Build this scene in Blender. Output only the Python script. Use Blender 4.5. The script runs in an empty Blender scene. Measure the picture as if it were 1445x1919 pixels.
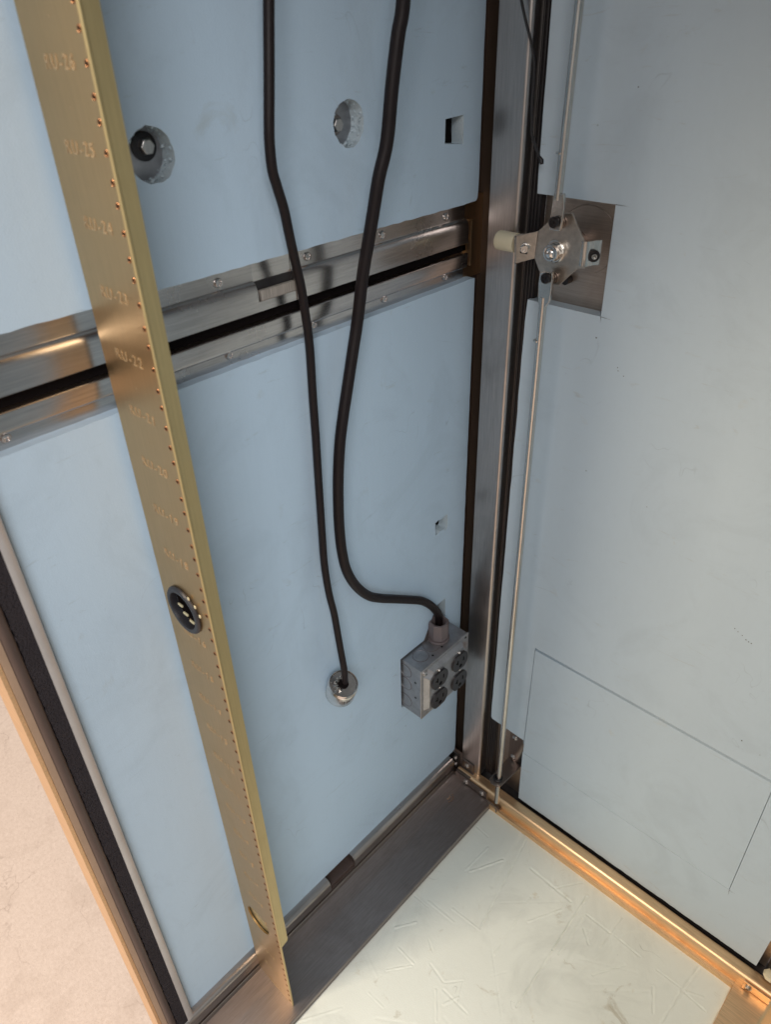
import bpy, bmesh, math, random
from mathutils import Vector, Matrix, Quaternion
random.seed(7)
# ---------------------------------------------------------------- camera, world, lights
SC = bpy.context.scene
C = SC.collection
# world->camera rotation solved from the photograph's vanishing points (x right, y down, z forward)
RC = ((0.72867855, 0.68433011, -0.02683044),
      (0.36603939, -0.42227414, -0.82927663),
      (-0.57882876, 0.59445509, -0.55819388))
FPX = 1375.61
cam_d = bpy.data.cameras.new('camera'); cam = bpy.data.objects.new('camera', cam_d); C.objects.link(cam)
cam_d.sensor_fit = 'VERTICAL'; cam_d.sensor_height = 36; cam_d.lens = 25.806
cam_d.clip_start = 0.01; cam_d.clip_end = 200
m3 = Matrix((RC[0], [-v for v in RC[1]], [-v for v in RC[2]])).transposed()
cam.matrix_world = m3.to_4x4()
SC.camera = cam
cam_d.dof.use_dof = True; cam_d.dof.focus_distance = .92; cam_d.dof.aperture_fstop = 8.5

world = bpy.data.worlds.new('World'); SC.world = world; world.use_nodes = True
bg = world.node_tree.nodes['Background']
bg.inputs[0].default_value = (0.86, 0.83, 0.81, 1); bg.inputs[1].default_value = 0.45

def area(name, loc, target, sx, sy, energy, col, spread=math.pi):
    d = bpy.data.lights.new(name, 'AREA'); d.shape = 'RECTANGLE'; d.size = sx; d.size_y = sy
    d.energy = energy; d.color = col; d.spread = spread
    o = bpy.data.objects.new(name, d); C.objects.link(o); o.location = loc
    o.rotation_euler = (Vector(target) - Vector(loc)).to_track_quat('-Z', 'Y').to_euler()
    return o
area('warm_lamp', (-1.0, -1.5, 1.45), (-0.05, 0.60, -1.0), 0.6, 0.6, 56, (1.0, 0.83, 0.64))
area('sky_lamp', (1.45, -1.35, 1.35), (-0.45, 0.4, -0.8), 1.5, 1.4, 64, (1.0, 0.965, 0.955))
area('ground_lamp', (-0.9, -1.1, 1.6), (-0.8, -0.8, -1.26), 1.2, 1.2, 24, (1.0, 0.88, 0.78))

SC.view_settings.view_transform = 'Standard'; SC.view_settings.look = 'None'
SC.view_settings.exposure = 0.08; SC.view_settings.gamma = 1

# ---------------------------------------------------------------- helpers
def ray(u, v):
    a = ((u-722.5)/FPX, (v-959.5)/FPX, 1.0)
    return Vector([sum(RC[i][j]*a[i] for i in range(3)) for j in range(3)])
def on(axis, val, u, v):
    r = ray(u, v); return r*(val/r[axis])
def onx(u, v, x): return on(0, x, u, v)
def ony(u, v, y): return on(1, y, u, v)

class MB:
    def __init__(s): s.v = []; s.f = []; s.m = []
    def add(s, vs, fs, mi=0):
        b = len(s.v); s.v += [tuple(v) for v in vs]
        s.f += [[b+i for i in f] for f in fs]; s.m += [mi]*len(fs); return s
    def box(s, x0, x1, y0, y1, z0, z1, mi=0):
        vs = [(x, y, z) for x in (x0, x1) for y in (y0, y1) for z in (z0, z1)]
        return s.add(vs, [(0,1,3,2),(4,6,7,5),(0,4,5,1),(2,3,7,6),(0,2,6,4),(1,5,7,3)], mi)
    def prism(s, prof, fn, a0, a1, mi=0, closed=True, caps=True):
        """prof: 2-D points; fn(p, a) -> 3-D point"""
        n = len(prof); vs = [fn(p, a0) for p in prof] + [fn(p, a1) for p in prof]
        r = range(n if closed else n-1)
        fs = [(i, (i+1) % n, n+(i+1) % n, n+i) for i in r]
        if closed and caps: fs += [tuple(range(n))[::-1], tuple(range(n, 2*n))]
        return s.add(vs, fs, mi)
    def tube(s, pts, r, seg=12, caps=True, mi=0):
        pts = [Vector(p) for p in pts]; n = len(pts)
        rr = r if isinstance(r, (list, tuple)) else [r]*n
        t = (pts[1]-pts[0]).normalized()
        u = t.orthogonal().normalized(); vs = []
        for i, p in enumerate(pts):
            tn = (pts[min(i+1, n-1)]-pts[max(i-1, 0)]).normalized()
            q = t.rotation_difference(tn); u = q @ u; t = tn; w = t.cross(u)
            for k in range(seg):
                a = 2*math.pi*k/seg
                vs.append(p + (u*math.cos(a)+w*math.sin(a))*rr[i])
        fs = [(i*seg+k, i*seg+(k+1) % seg, (i+1)*seg+(k+1) % seg, (i+1)*seg+k) for i in range(n-1) for k in range(seg)]
        if caps: fs += [tuple(range(seg))[::-1], tuple(range((n-1)*seg, n*seg))]
        return s.add(vs, fs, mi)
    def lathe(s, o, d, prof, seg=28, mi=0, ph=0.0, closed=False):
        """prof: (t along d, radius)"""
        o = Vector(o); d = Vector(d).normalized(); u = d.orthogonal().normalized(); w = d.cross(u)
        vs = [o+d*t+(u*math.cos(2*math.pi*k/seg+ph)+w*math.sin(2*math.pi*k/seg+ph))*r for t, r in prof for k in range(seg)]
        n = len(prof)
        fs = [(i*seg+k, i*seg+(k+1) % seg, (i+1)*seg+(k+1) % seg, (i+1)*seg+k) for i in range(n-1) for k in range(seg)]
        if closed: fs += [((n-1)*seg+k, (n-1)*seg+(k+1) % seg, (k+1) % seg, k) for k in range(seg)]
        else:
            if prof[0][1] > 1e-6: fs.append(tuple(range(seg))[::-1])
            if prof[-1][1] > 1e-6: fs.append(tuple(range((n-1)*seg, n*seg)))
        return s.add(vs, fs, mi)
    def plate(s, outer, holes, fn, t, mi=0, smi=None):
        """flat plate with holes; fn(p, depth) -> 3-D"""
        bm = bmesh.new(); loops = []; edges = []
        for lp in [outer]+list(holes):
            vv = [bm.verts.new((p[0], p[1], 0)) for p in lp]; loops.append(vv)
            edges += [bm.edges.new((vv[i], vv[(i+1) % len(vv)])) for i in range(len(vv))]
        bmesh.ops.triangle_fill(bm, use_beauty=True, use_dissolve=False, edges=edges)
        bm.verts.index_update(); vs = [v.co.copy() for v in bm.verts]; n = len(vs)
        tris = [[v.index for v in f.verts] for f in bm.faces]
        li = [[v.index for v in lp] for lp in loops]; bm.free()
        V3 = [fn(p, 0) for p in vs] + [fn(p, t) for p in vs]
        fs = tris + [[n+i for i in f][::-1] for f in tris]
        if smi is not None:
            s.add(V3, fs, mi); b0 = len(s.v)-len(V3); fs = []
            for li_, lp in enumerate(li):
                fs = [(b0+lp[i], b0+lp[(i+1) % len(lp)], b0+n+lp[(i+1) % len(lp)], b0+n+lp[i]) for i in range(len(lp))]
                s.f += [list(f) for f in fs]; s.m += [smi if li_ else mi]*len(fs)
            return s
        for lp in li: fs += [(lp[i], lp[(i+1) % len(lp)], n+lp[(i+1) % len(lp)], n+lp[i]) for i in range(len(lp))]
        return s.add(V3, fs, mi)
    def build(s, name, mat, parent=None, bevel=0, bseg=2, origin=None, at=None, angle=35, flat=False):
        me = bpy.data.meshes.new(name)
        o0 = Vector(origin) if origin is not None else (base_of(parent) if parent else Vector((0, 0, 0)))
        me.from_pydata([tuple(Vector(v)-o0) for v in s.v], [], s.f)
        for mm in (mat if isinstance(mat, (list, tuple)) else [mat]): me.materials.append(mm)
        for p, mi in zip(me.polygons, s.m): p.material_index = mi
        bm = bmesh.new(); bm.from_mesh(me)
        bmesh.ops.remove_doubles(bm, verts=bm.verts, dist=1e-6)
        bmesh.ops.recalc_face_normals(bm, faces=bm.faces)
        if bevel:
            es = [e for e in bm.edges if len(e.link_faces) == 2 and e.calc_face_angle(0) > math.radians(30)]
            bmesh.ops.bevel(bm, geom=es, offset=bevel, segments=bseg, profile=0.5, affect='EDGES', clamp_overlap=True)
        for f in bm.faces: f.smooth = not flat
        for e in bm.edges:
            if len(e.link_faces) == 2 and e.calc_face_angle(0) > math.radians(angle): e.smooth = False
        bm.to_mesh(me); bm.free()
        o = bpy.data.objects.new(name, me); C.objects.link(o)
        if bevel: wn = o.modifiers.new('wn', 'WEIGHTED_NORMAL'); wn.keep_sharp = True
        if parent: o.parent = parent
        if at is not None: o.location = Vector(at) - (base_of(parent) if parent else Vector((0, 0, 0)))
        elif origin is not None and parent is None: o.location = o0
        elif origin is not None: o.location = o0 - base_of(parent)
        return o
def base_of(o):
    p = Vector(o.location)
    while o.parent: o = o.parent; p = p + o.location
    return p
def tag(o, label=None, cat=None, group=None, kind=None):
    if label: o['label'] = label
    if cat: o['category'] = cat
    if group: o['group'] = group
    if kind: o['kind'] = kind
    return o
def thing(name, loc, label, cat, group=None):
    o = bpy.data.objects.new(name, None); C.objects.link(o); o.location = loc; o.empty_display_size = .02
    return tag(o, label, cat, group)
def dup(o, parent, at):
    c = o.copy(); C.objects.link(c); c.parent = parent; c.location = Vector(at)-base_of(parent)
    for ch in o.children:
        d = ch.copy(); C.objects.link(d); d.parent = c; d.location = ch.location
    return c
def circ(cx, cy, rx, ry=None, n=32, jit=0, a0=0):
    ry = ry or rx; out = []
    for k in range(n):
        a = a0+2*math.pi*k/n; j = 1+jit*(.5*math.sin(3*a+cx*900)+.35*math.sin(7*a+cy*700)+.3*math.sin(13*a)+random.uniform(-.3, .3))
        out.append((cx+rx*j*math.cos(a), cy+ry*j*math.sin(a)))
    return out
def smooth_path(P, n=10):
    out = []; P = [Vector(p) for p in P]
    for i in range(len(P)-1):
        p0 = P[max(i-1, 0)]; p1 = P[i]; p2 = P[i+1]; p3 = P[min(i+2, len(P)-1)]
        for k in range(n):
            t = k/n; out.append(0.5*((2*p1)+(p2-p0)*t+(2*p0-5*p1+4*p2-p3)*t*t+(3*p1-p0-3*p2+p3)*t**3))
    out.append(P[-1]); return out

# ---------------------------------------------------------------- materials
def mat_new(name):
    m = bpy.data.materials.new(name); m.use_nodes = True; nt = m.node_tree
    return m, nt, nt.nodes['Principled BSDF']
def N(nt, t, **k):
    n = nt.nodes.new(t)
    for a, b in k.items():
        if a.startswith('i_'): n.inputs[a[2:].replace('_', ' ')].default_value = b
        else: setattr(n, a, b)
    return n
def L(nt, a, b): nt.links.new(a, b)
def coords(nt, scale=(1, 1, 1), rot=(0, 0, 0)):
    g = N(nt, 'ShaderNodeNewGeometry'); mp = N(nt, 'ShaderNodeMapping')
    mp.inputs['Scale'].default_value = scale; mp.inputs['Rotation'].default_value = rot
    L(nt, g.outputs['Position'], mp.inputs['Vector']); return mp.outputs[0]
def noise(nt, vec, scale, detail=4, rough=.55, dist=0):
    n = N(nt, 'ShaderNodeTexNoise'); n.inputs['Scale'].default_value = scale; n.inputs['Detail'].default_value = detail
    n.inputs['Roughness'].default_value = rough; n.inputs['Distortion'].default_value = dist
    L(nt, vec, n.inputs['Vector']); return n.outputs[0]
def ramp(nt, fac, stops):
    r = N(nt, 'ShaderNodeValToRGB'); e = r.color_ramp.elements
    while len(e) < len(stops): e.new(.5)
    for el, (p, c) in zip(e, stops):
        el.position = p; el.color = (c if len(c) == 4 else (*c, 1)) if isinstance(c, (tuple, list)) else (c, c, c, 1)
    L(nt, fac, r.inputs[0]); return r.outputs[0]
def mix(nt, fac, a, b, mode='MIX'):
    m = N(nt, 'ShaderNodeMix', data_type='RGBA', blend_type=mode)
    for inp, val in ((m.inputs[0], fac), (m.inputs[6], a), (m.inputs[7], b)):
        if hasattr(val, 'links'): L(nt, val, inp)
        elif isinstance(val, (int, float)): inp.default_value = val
        else: inp.default_value = (*val, 1) if len(val) == 3 else val
    return m.outputs[2]
def bump(nt, h, strength, dist, prev=None):
    b = N(nt, 'ShaderNodeBump'); b.inputs['Strength'].default_value = strength; b.inputs['Distance'].default_value = dist
    L(nt, h, b.inputs['Height'])
    if prev: L(nt, prev, b.inputs['Normal'])
    return b.outputs[0]

def foam_mat(name, base, streak=(60, 60, 3), dirt=.5, seed=0.0, stain=(0.46, 0.42, 0.33)):
    m, nt, p = mat_new(name)
    co = coords(nt); cs = coords(nt, streak)
    big = noise(nt, co, 5+seed, 3)
    fine = noise(nt, cs, 6, 3, .6)
    c = mix(nt, big, [x*.95 for x in base], [min(1, x*1.05) for x in base])
    c = mix(nt, ramp(nt, fine, [(.35, 0), (.75, .25)]), c, [min(1, x*1.06) for x in base])
    sp = ramp(nt, noise(nt, co, 23+seed*3, 5, .62, .6), [(.66, 0), (.80, dirt)])
    c = mix(nt, sp, c, stain)
    sm = ramp(nt, noise(nt, co, 7+seed, 8, .68, 1.2), [(.50, 0), (.72, dirt*.9)])
    c = mix(nt, sm, c, [x*.80 for x in base])
    cz_ = coords(nt, (9, 9, 60), (.35, .2, .6)); sc_ = ramp(nt, noise(nt, cz_, 1.6, 6, .7, 1.5), [(.63, 0), (.74, dirt*.8)])
    c = mix(nt, sc_, c, [x*.70 for x in stain])
    hn = noise(nt, coords(nt, (1, 1, 1), (.4, .9, .2)), 6+seed, 2, .5, 2.2)
    hl = ramp(nt, hn, [(.4955, 0), (.5, dirt*1.0), (.5045, 0)]); hg = ramp(nt, noise(nt, co, 13, 3), [(.60, 0), (.66, 1)])
    hm = N(nt, 'ShaderNodeMath', operation='MULTIPLY'); L(nt, hl, hm.inputs[0]); L(nt, hg, hm.inputs[1])
    c = mix(nt, hm.outputs[0], c, [x*.6 for x in base])
    speck = N(nt, 'ShaderNodeTexVoronoi', feature='F1'); speck.inputs['Scale'].default_value = 26
    L(nt, co, speck.inputs['Vector'])
    sf = ramp(nt, speck.outputs['Distance'], [(.014, .9), (.034, 0)])
    sel = ramp(nt, noise(nt, co, 9, 2), [(.55, 0), (.6, 1)])
    mm = N(nt, 'ShaderNodeMath', operation='MULTIPLY'); L(nt, sf, mm.inputs[0]); L(nt, sel, mm.inputs[1])
    c = mix(nt, mm.outputs[0], c, (.16, .20, .22))
    L(nt, c, p.inputs['Base Color'])
    p.inputs['Roughness'].default_value = .5; p.inputs['Specular IOR Level'].default_value = .28
    b = bump(nt, noise(nt, co, 900, 2, .5), .22, .0008)
    b = bump(nt, noise(nt, co, 60, 4, .6), .22, .0014, b); b = bump(nt, noise(nt, co, 8, 2, .5), .25, .006, b)
    b = bump(nt, fine, .05, .0008, b)
    L(nt, b, p.inputs['Normal'])
    return m
def metal_mat(name, col, rough, streak=(300, 300, 8), amt=.16, dirt=.35, bumps=.12, metal=1.0, dcol=None):
    m, nt, p = mat_new(name)
    co = coords(nt); cs = coords(nt, streak)
    st = noise(nt, cs, 3, 4, .65)
    big = noise(nt, co, 12, 5, .6, .4)
    dcol = dcol or [x*.45 for x in col]
    c = mix(nt, ramp(nt, st, [(.3, 0), (.75, 1)]), [x*(1-amt) for x in col], [min(1, x*(1+amt)) for x in col])
    c = mix(nt, ramp(nt, big, [(.52, 0), (.78, dirt)]), c, dcol)
    L(nt, c, p.inputs['Base Color']); p.inputs['Metallic'].default_value = metal
    r = N(nt, 'ShaderNodeMapRange'); r.inputs['To Min'].default_value = rough*.8; r.inputs['To Max'].default_value = rough*1.35
    L(nt, big, r.inputs['Value']); L(nt, r.outputs[0], p.inputs['Roughness'])
    b = bump(nt, st, bumps, .0004); b = bump(nt, noise(nt, co, 35, 2), .15, .001, b)
    L(nt, b, p.inputs['Normal']); return m
def plain_mat(name, col, rough, metal=0, bs=0, bscale=400, bdist=.0005, spec=.5, var=.15):
    m, nt, p = mat_new(name)
    co = coords(nt); n = noise(nt, co, bscale, 4, .6)
    c = mix(nt, noise(nt, co, 40, 3), [x*(1-var) for x in col], [min(1, x*(1+var)) for x in col])
    L(nt, c, p.inputs['Base Color']); p.inputs['Roughness'].default_value = rough; p.inputs['Metallic'].default_value = metal
    p.inputs['Specular IOR Level'].default_value = spec
    if bs: L(nt, bump(nt, n, bs, bdist), p.inputs['Normal'])
    return m

M = {}
M['foam_wall'] = foam_mat('blue_foam', (.43, .56, .68), dirt=.5, stain=(.34, .40, .42))
M['foam_door'] = foam_mat('warm_lit_foam', (.49, .585, .655), streak=(25, 25, 10), dirt=.42, seed=1.3)  # same blue foam, paled and greyed for the warm light on the door
M['foam_floor'] = foam_mat('cream_lit_foam', (.66, .685, .625), streak=(30, 30, 30), dirt=.85, seed=2.1, stain=(.52, .46, .33))  # blue foam too; warm light on the floor is put into the cream base
M['foam_cut'] = plain_mat('cut_foam', (.50, .60, .66), .7, bs=.8, bscale=480, bdist=.002, spec=.2)
M['steel'] = metal_mat('brushed_steel', (.50, .455, .43), .30, (260, 260, 9))
M['steel_h'] = metal_mat('bright_rail_steel', (.60, .565, .545), .24, (200, 7, 200), dirt=.25)
M['steel_tray'] = metal_mat('tray_steel', (.33, .285, .27), .36, (180, 9, 180), dirt=.5)
M['steel_glow'] = metal_mat('glow_steel', (.86, .60, .36), .42, (9, 200, 200), dirt=.3)  # orange base stands in for warm light reflected by the steel
M['steel_dark'] = metal_mat('dull_steel', (.30, .25, .225), .34, dirt=.5)
M['plate'] = metal_mat('door_sheet', (.46, .39, .34), .42, (9, 260, 260), dirt=.4)
M['cam'] = metal_mat('worn_plate', (.55, .49, .43), .34, (60, 60, 60), dirt=.4)
M['zinc'] = metal_mat('zinc_rod', (.62, .595, .56), .20, (500, 500, 14), dirt=.45, bumps=.3)
M['box'] = metal_mat('galvanized_box', (.44, .43, .44), .42, (30, 30, 30), dirt=.25)
M['bolt'] = metal_mat('bolt_metal', (.58, .56, .54), .3, dirt=.3)
M['gold'] = metal_mat('gold_rail', (.56, .385, .195), .36, (220, 220, 6), amt=.07, dirt=.12, bumps=.06)
M['gold_side'] = metal_mat('gold_flange', (.50, .405, .205), .45, (220, 220, 6), amt=.08, dirt=.12, metal=.75)
M['gold_mark'] = plain_mat('engraving', (.50, .36, .20), .48, .62)
M['lit_rim'] = plain_mat('lit_thread_rim', (.36, .17, .08), .35, .8)  # orange tone painted in for light caught on the hole rims
M['brass'] = plain_mat('brass_contact', (.80, .74, .50), .35, .5)
M['black'] = plain_mat('black_void', (.006, .004, .004), .8, spec=.1)
M['rubber'] = plain_mat('black_rubber', (.012, .010, .011), .42, bs=.1)
M['cable'] = plain_mat('cable_jacket', (.010, .006, .0065), .48, spec=.28, bs=.35, bscale=700, bdist=.0008)
M['gasket'] = plain_mat('gasket_foam', (.030, .026, .030), .9, bs=1.0, bscale=420, bdist=.003, spec=.2)
M['grommet'] = plain_mat('grommet_rubber', (.016, .016, .020), .40, bs=.2)
M['outlet'] = plain_mat('outlet_black', (.026, .023, .024), .38, bs=.1)
M['nylon'] = plain_mat('nylon', (.62, .56, .40), .45, bs=.1)
M['gland'] = plain_mat('gland_plastic', (.13, .105, .105), .42, bs=.3, bscale=200)
M['bristle'] = metal_mat('bristle', (.30, .275, .245), .6, (10, 400, 10), amt=.4, metal=0)
M['trim'] = plain_mat('dull_trim', (.34, .25, .18), .5, .5)
M['end_glow'] = metal_mat('end_glow_steel', (.58, .41, .25), .34, (300, 300, 8), dirt=.15)  # orange-brown reflection put into the colour
M['black_screw'] = plain_mat('black_screw', (.03, .026, .026), .35, .5)
M['ink'] = plain_mat('ink', (.07, .06, .06), .5)
M['shaded_return'] = plain_mat('shaded_return', (.085, .060, .045), .5, .6)  # near-black base stands in for shade in the gap behind the post
M['chrome'] = metal_mat('chrome', (.75, .73, .71), .14, dirt=.2)
M['can'] = metal_mat('can_metal', (.80, .77, .74), .22, (40, 40, 40), dirt=.25)
M['lit_rim2'] = plain_mat('drain_copper', (.72, .42, .26), .25, 1)
M['front_dark'] = plain_mat('front_dark', (.085, .06, .052), .45, .3)
M['tape'] = plain_mat('light_edge', (.55, .53, .52), .4, .3, bs=.2, bscale=80)

def concrete():
    m, nt, p = mat_new('concrete')
    co = coords(nt)
    c = mix(nt, noise(nt, co, 4, 5, .6, .5), (.50, .40, .335), (.62, .52, .45))
    c = mix(nt, ramp(nt, noise(nt, co, 160, 4, .7), [(.3, 0), (.7, .8)]), c, (.68, .57, .50))
    dv = N(nt, 'ShaderNodeVectorMath', operation='ADD'); sc = N(nt, 'ShaderNodeVectorMath', operation='SCALE')
    nz = N(nt, 'ShaderNodeTexNoise'); nz.inputs['Scale'].default_value = 9; nz.inputs['Detail'].default_value = 6; L(nt, co, nz.inputs['Vector'])
    L(nt, nz.outputs['Color'], sc.inputs[0]); sc.inputs['Scale'].default_value = .22
    L(nt, co, dv.inputs[0]); L(nt, sc.outputs[0], dv.inputs[1])
    vo = N(nt, 'ShaderNodeTexVoronoi', feature='DISTANCE_TO_EDGE'); vo.inputs['Scale'].default_value = 4.6; L(nt, dv.outputs[0], vo.inputs['Vector'])
    cr = ramp(nt, vo.outputs['Distance'], [(.001, 1), (.007, 0)])
    gate = ramp(nt, noise(nt, co, 5, 3), [(.46, 0), (.62, .38)])
    mu = N(nt, 'ShaderNodeMath', operation='MULTIPLY'); L(nt, cr, mu.inputs[0]); L(nt, gate, mu.inputs[1])
    c = mix(nt, mu.outputs[0], c, (.22, .15, .12))
    c = mix(nt, ramp(nt, noise(nt, co, 420, 3, .7), [(.58, 0), (.68, .35)]), c, (.30, .23, .19))
    c = mix(nt, ramp(nt, noise(nt, co, 11, 6, .65, .8), [(.5, 0), (.7, .35)]), c, (.42, .33, .27))
    sp = ramp(nt, noise(nt, co, 34, 3, .5), [(.70, 0), (.76, .5)])
    c = mix(nt, sp, c, (.30, .21, .19))
    L(nt, c, p.inputs['Base Color']); p.inputs['Roughness'].default_value = .72
    b = bump(nt, noise(nt, co, 220, 5, .7), .5, .0016); b = bump(nt, mu.outputs[0], -.6, .002, b)
    L(nt, b, p.inputs['Normal']); return m
M['concrete'] = concrete()

# ---------------------------------------------------------------- key dimensions (metres, camera at origin)
XW, XS = -.518, -.5345        # face of the wall boards, metal skin behind them
YD, YM = .700, .716           # face of the door board, door sheet
ZT, ZF, ZG, ZTOP = -1.137, -1.147, -1.262, .44
XR = .102
YO = .085                     # front opening

# ground outside
g = MB(); g.add([(-7, -6, ZG), (5, -6, ZG), (5, 5, ZG), (-7, 5, ZG)], [(0, 1, 2, 3)])
tag(g.build('concrete_ground', M['concrete']), 'pinkish cracked concrete ground outside the cabinet opening', kind='structure')

# ---------------------------------------------------------------- cabinet
cab = thing('equipment_cabinet', (-.21, .4, ZG), 'open steel equipment cabinet seen from inside its front opening, lined with blue foam boards', 'cabinet')
s = MB(); s.box(XS-.003, XS, YO, .80, ZT-.06, ZTOP); s.build('side_panel', M['steel_dark'], cab)
s = MB(); s.box(XR+.0165, XR+.0195, YO, .80, ZT-.06, ZTOP); s.build('side_panel', M['steel_dark'], cab)
s = MB(); s.box(XS-.003, XR+.0195, -.10, .80, ZTOP, ZTOP+.02); s.build('roof_shade', M['steel_dark'], cab)  # out of view; set low and run forward to shade the upper walls
s = MB(); s.box(XS-.01, XR+.02, YO, .80, ZT-.125, ZT-.02); s.build('plinth', M['steel_dark'], cab)

# base tray, left and right (bent sheet with a shallow fold)
def yz(p, a): return (p[0], a, p[1])
def tray(prof, y0, y1, mat='steel_tray'):
    t = MB(); t.prism(prof, yz, y0, y1, closed=True); return t.build('base_tray', M[mat], cab, angle=25)
TI = -.4195
tray([(-.5345, ZT-.012), (-.5345, ZT+.004), (-.503, ZT+.0065), (-.499, ZT+.0050), (-.480, ZT+.0012), (-.474, ZT), (TI-.001, ZT), (TI, ZT-.001), (TI, ZT-.012)], YO, .676)
TR = .002
tray([(XR+.016, ZT-.012), (XR+.016, ZT+.004), (XR-.015, ZT+.003), (XR-.036, ZT), (TR+.001, ZT), (TR, ZT-.001), (TR, ZT-.012)], YO, .676, 'steel_glow')
# rolled base channel along the left wall, broken by a notch
def channel(y0, y1, top=True):
    t = MB()
    pr = [(-.5335, -1.110), (-.5335, -1.0975), (-.5125, -1.0975), (-.5095, -1.0985), (-.5068, -1.1010), (-.5052, -1.1045), (-.505, -1.108), (-.505, -1.1185), (-.509, -1.1185), (-.509, -1.110)]
    t.prism(pr, yz, y0, y1); return t.build('base_channel', M['steel_h2'], cab, angle=25)
M['steel_h2'] = metal_mat('channel_steel', (.46, .42, .40), .28, (200, 7, 200), dirt=.35)
channel(YO, .3715); channel(.4235, .6735)
t = MB()
t.prism([(-.5335, -1.1335), (-.5335, -1.1275), (-.5045, -1.1235), (-.5035, -1.1250), (-.5025, -1.1310), (-.500, -1.1345), (-.500, -1.136)], yz, YO, .6735)
t.build('channel_foot', M['steel_h2'], cab, angle=25)
t = MB(); t.box(-.533, -.5085, .366, .43, -1.123, -1.112); t.box(-.533, -.5075, YO, .672, -1.1265, -1.1195)  # dark fill painted in for shade inside the notch and slot
t.build('channel_shade', M['front_dark'], cab)

# far corner post (hinge/latch side jamb) with rounded edge
def xy(p, a): return (p[0], p[1], a)
def post(xa, xb, sgn):
    """xa outer edge, xb rounded inner edge"""
    r = .0045; pr = [(xa, .7225), (xa, .690)]
    for k in range(7):
        a = math.pi/2*k/6; pr.append((xb-sgn*r+sgn*r*math.sin(a), .690+r-r*math.cos(a)))
    pr += [(xb, .704), (xb-sgn*.0015, .704), (xb-sgn*.0015, .7225)]
    t = MB(); t.prism(pr, xy, -1.120, ZTOP); return t.build('corner_post', M['steel'], cab, angle=40)
post(-.4995, -.4615, 1)
post(.0835, .0455, -1)
t = MB(); t.box(-.5345, -.4630, .7235, .7265, ZT, ZTOP); t.box(-.5345, -.5005, .7200, .7230, ZT, ZTOP, 0)
t.build('rear_return', M['shaded_return'], cab)
# black door seal in the gap between post and door
for (xa, xb) in ((-.4605, -.4445), (.0275, .0435)):
    t = MB(); t.box(xa, xb, .7065, .7150, -1.118, ZTOP)
    n = 4
    for k in range(n):
        xx = xa+.002+(xb-xa-.004)*k/(n-1); t.lathe((xx, .7062, -1.118), (0, 0, 1), [(0, .0013), (ZTOP+1.118, .0013)], 8)
    t.build('door_seal', M['rubber'], cab)

# door sill across the far side: lip, upright face, rounded top
def yzx(p, a): return (a, p[0], p[1])
pr = [(.6655, ZT-.010), (.6655, ZT-.0005), (.6700, ZT), (.6705, ZT-.001), (.6725, ZT-.001), (.6740, -1.1325), (.6748, -1.1250), (.6762, -1.1212), (.6788, -1.1192), (.6815, -1.1188), (.6840, -1.1196), (.6880, -1.1200), (.6935, -1.1200), (.6955, -1.1215), (.6965, -1.1260), (.6975, -1.1450), (.6955, -1.1450)]
t = MB(); t.prism(pr, yzx, -.4995, .088); t.build('door_sill', M['steel_glow'], cab, angle=50)
t = MB(); t.box(-.4995, .088, .6980, .7250, -1.150, -1.1320); t.build('sill_seal', M['rubber'], cab)
# rag of old sealant in the right hand corner
t = MB(); t.lathe((.036, .700, -1.117), (0, 0, 1), [(0, .010), (.004, .008), (.006, .001)], 9); t.build('sealant_lump', M['nylon'], cab)

# front opening frame at the left of the picture: stepped upright strips facing inwards
def az(a, x): return (x, -x*math.tan(math.radians(180-a)))
A = [(166.40, -.5100), (167.25, -.5075), (168.70, -.5090), (169.80, -.5080), (170.50, -.5120), (170.95, -.5140)]
P = [az(*q) for q in A]
t = MB()
pr = [(-.5340, P[0][1]+.004), (P[0][0]-.001, P[0][1]+.0005), (P[0][0]+.0012, P[0][1]-.0012), (P[1][0]-.0002, P[1][1]+.002), (P[1][0], P[1][1]), (P[1][0]-.003, P[1][1]), (-.5340, P[1][1])]
t.prism(pr, xy, ZG+.01, ZTOP); t.build('front_post', M['tape'], cab, angle=50)
t = MB(); n = 420; y0, y1 = P[2][1], P[1][1]-.0002
for k in range(n):
    z0 = ZG+.01+(1.6)*k/n; z1 = ZG+.01+1.6*(k+1)/n
    j0 = random.uniform(-.0006, .0006)
    t.box(-.53, P[1][0]-.0015+random.uniform(-.0002, .0002), y0+j0, y1, z0, z1)
t.build('door_gasket', M['gasket'], cab)
t = MB()
pr = [(-.53, P[2][1]-.0004)]
for k in range(9):
    a = math.pi*k/8; cy = (P[2][1]+P[3][1])/2; rr = (P[2][1]-P[3][1])/2-.0002
    pr.append((-.5115+.0035*math.sin(a), cy+rr*math.cos(a)))
pr += [(-.53, P[3][1]+.0002)]
t.prism(pr, xy, ZG+.01, ZTOP); t.build('front_channel', M['front_dark'], cab, angle=50)
t = MB(); t.prism([(-.53, P[3][1]), (P[3][0]-.003, P[3][1]), (P[4][0], P[4][1]+.0008), (P[4][0]-.0004, P[4][1]), (-.53, P[4][1])], xy, ZG+.01, ZTOP)
t.build('bronze_trim', M['trim'], cab)
t = MB(); t.box(-.55, P[5][0], P[5][1], P[4][1]-.0003, ZG+.01, ZTOP); t.build('front_edge', M['steel_glow'], cab)

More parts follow.
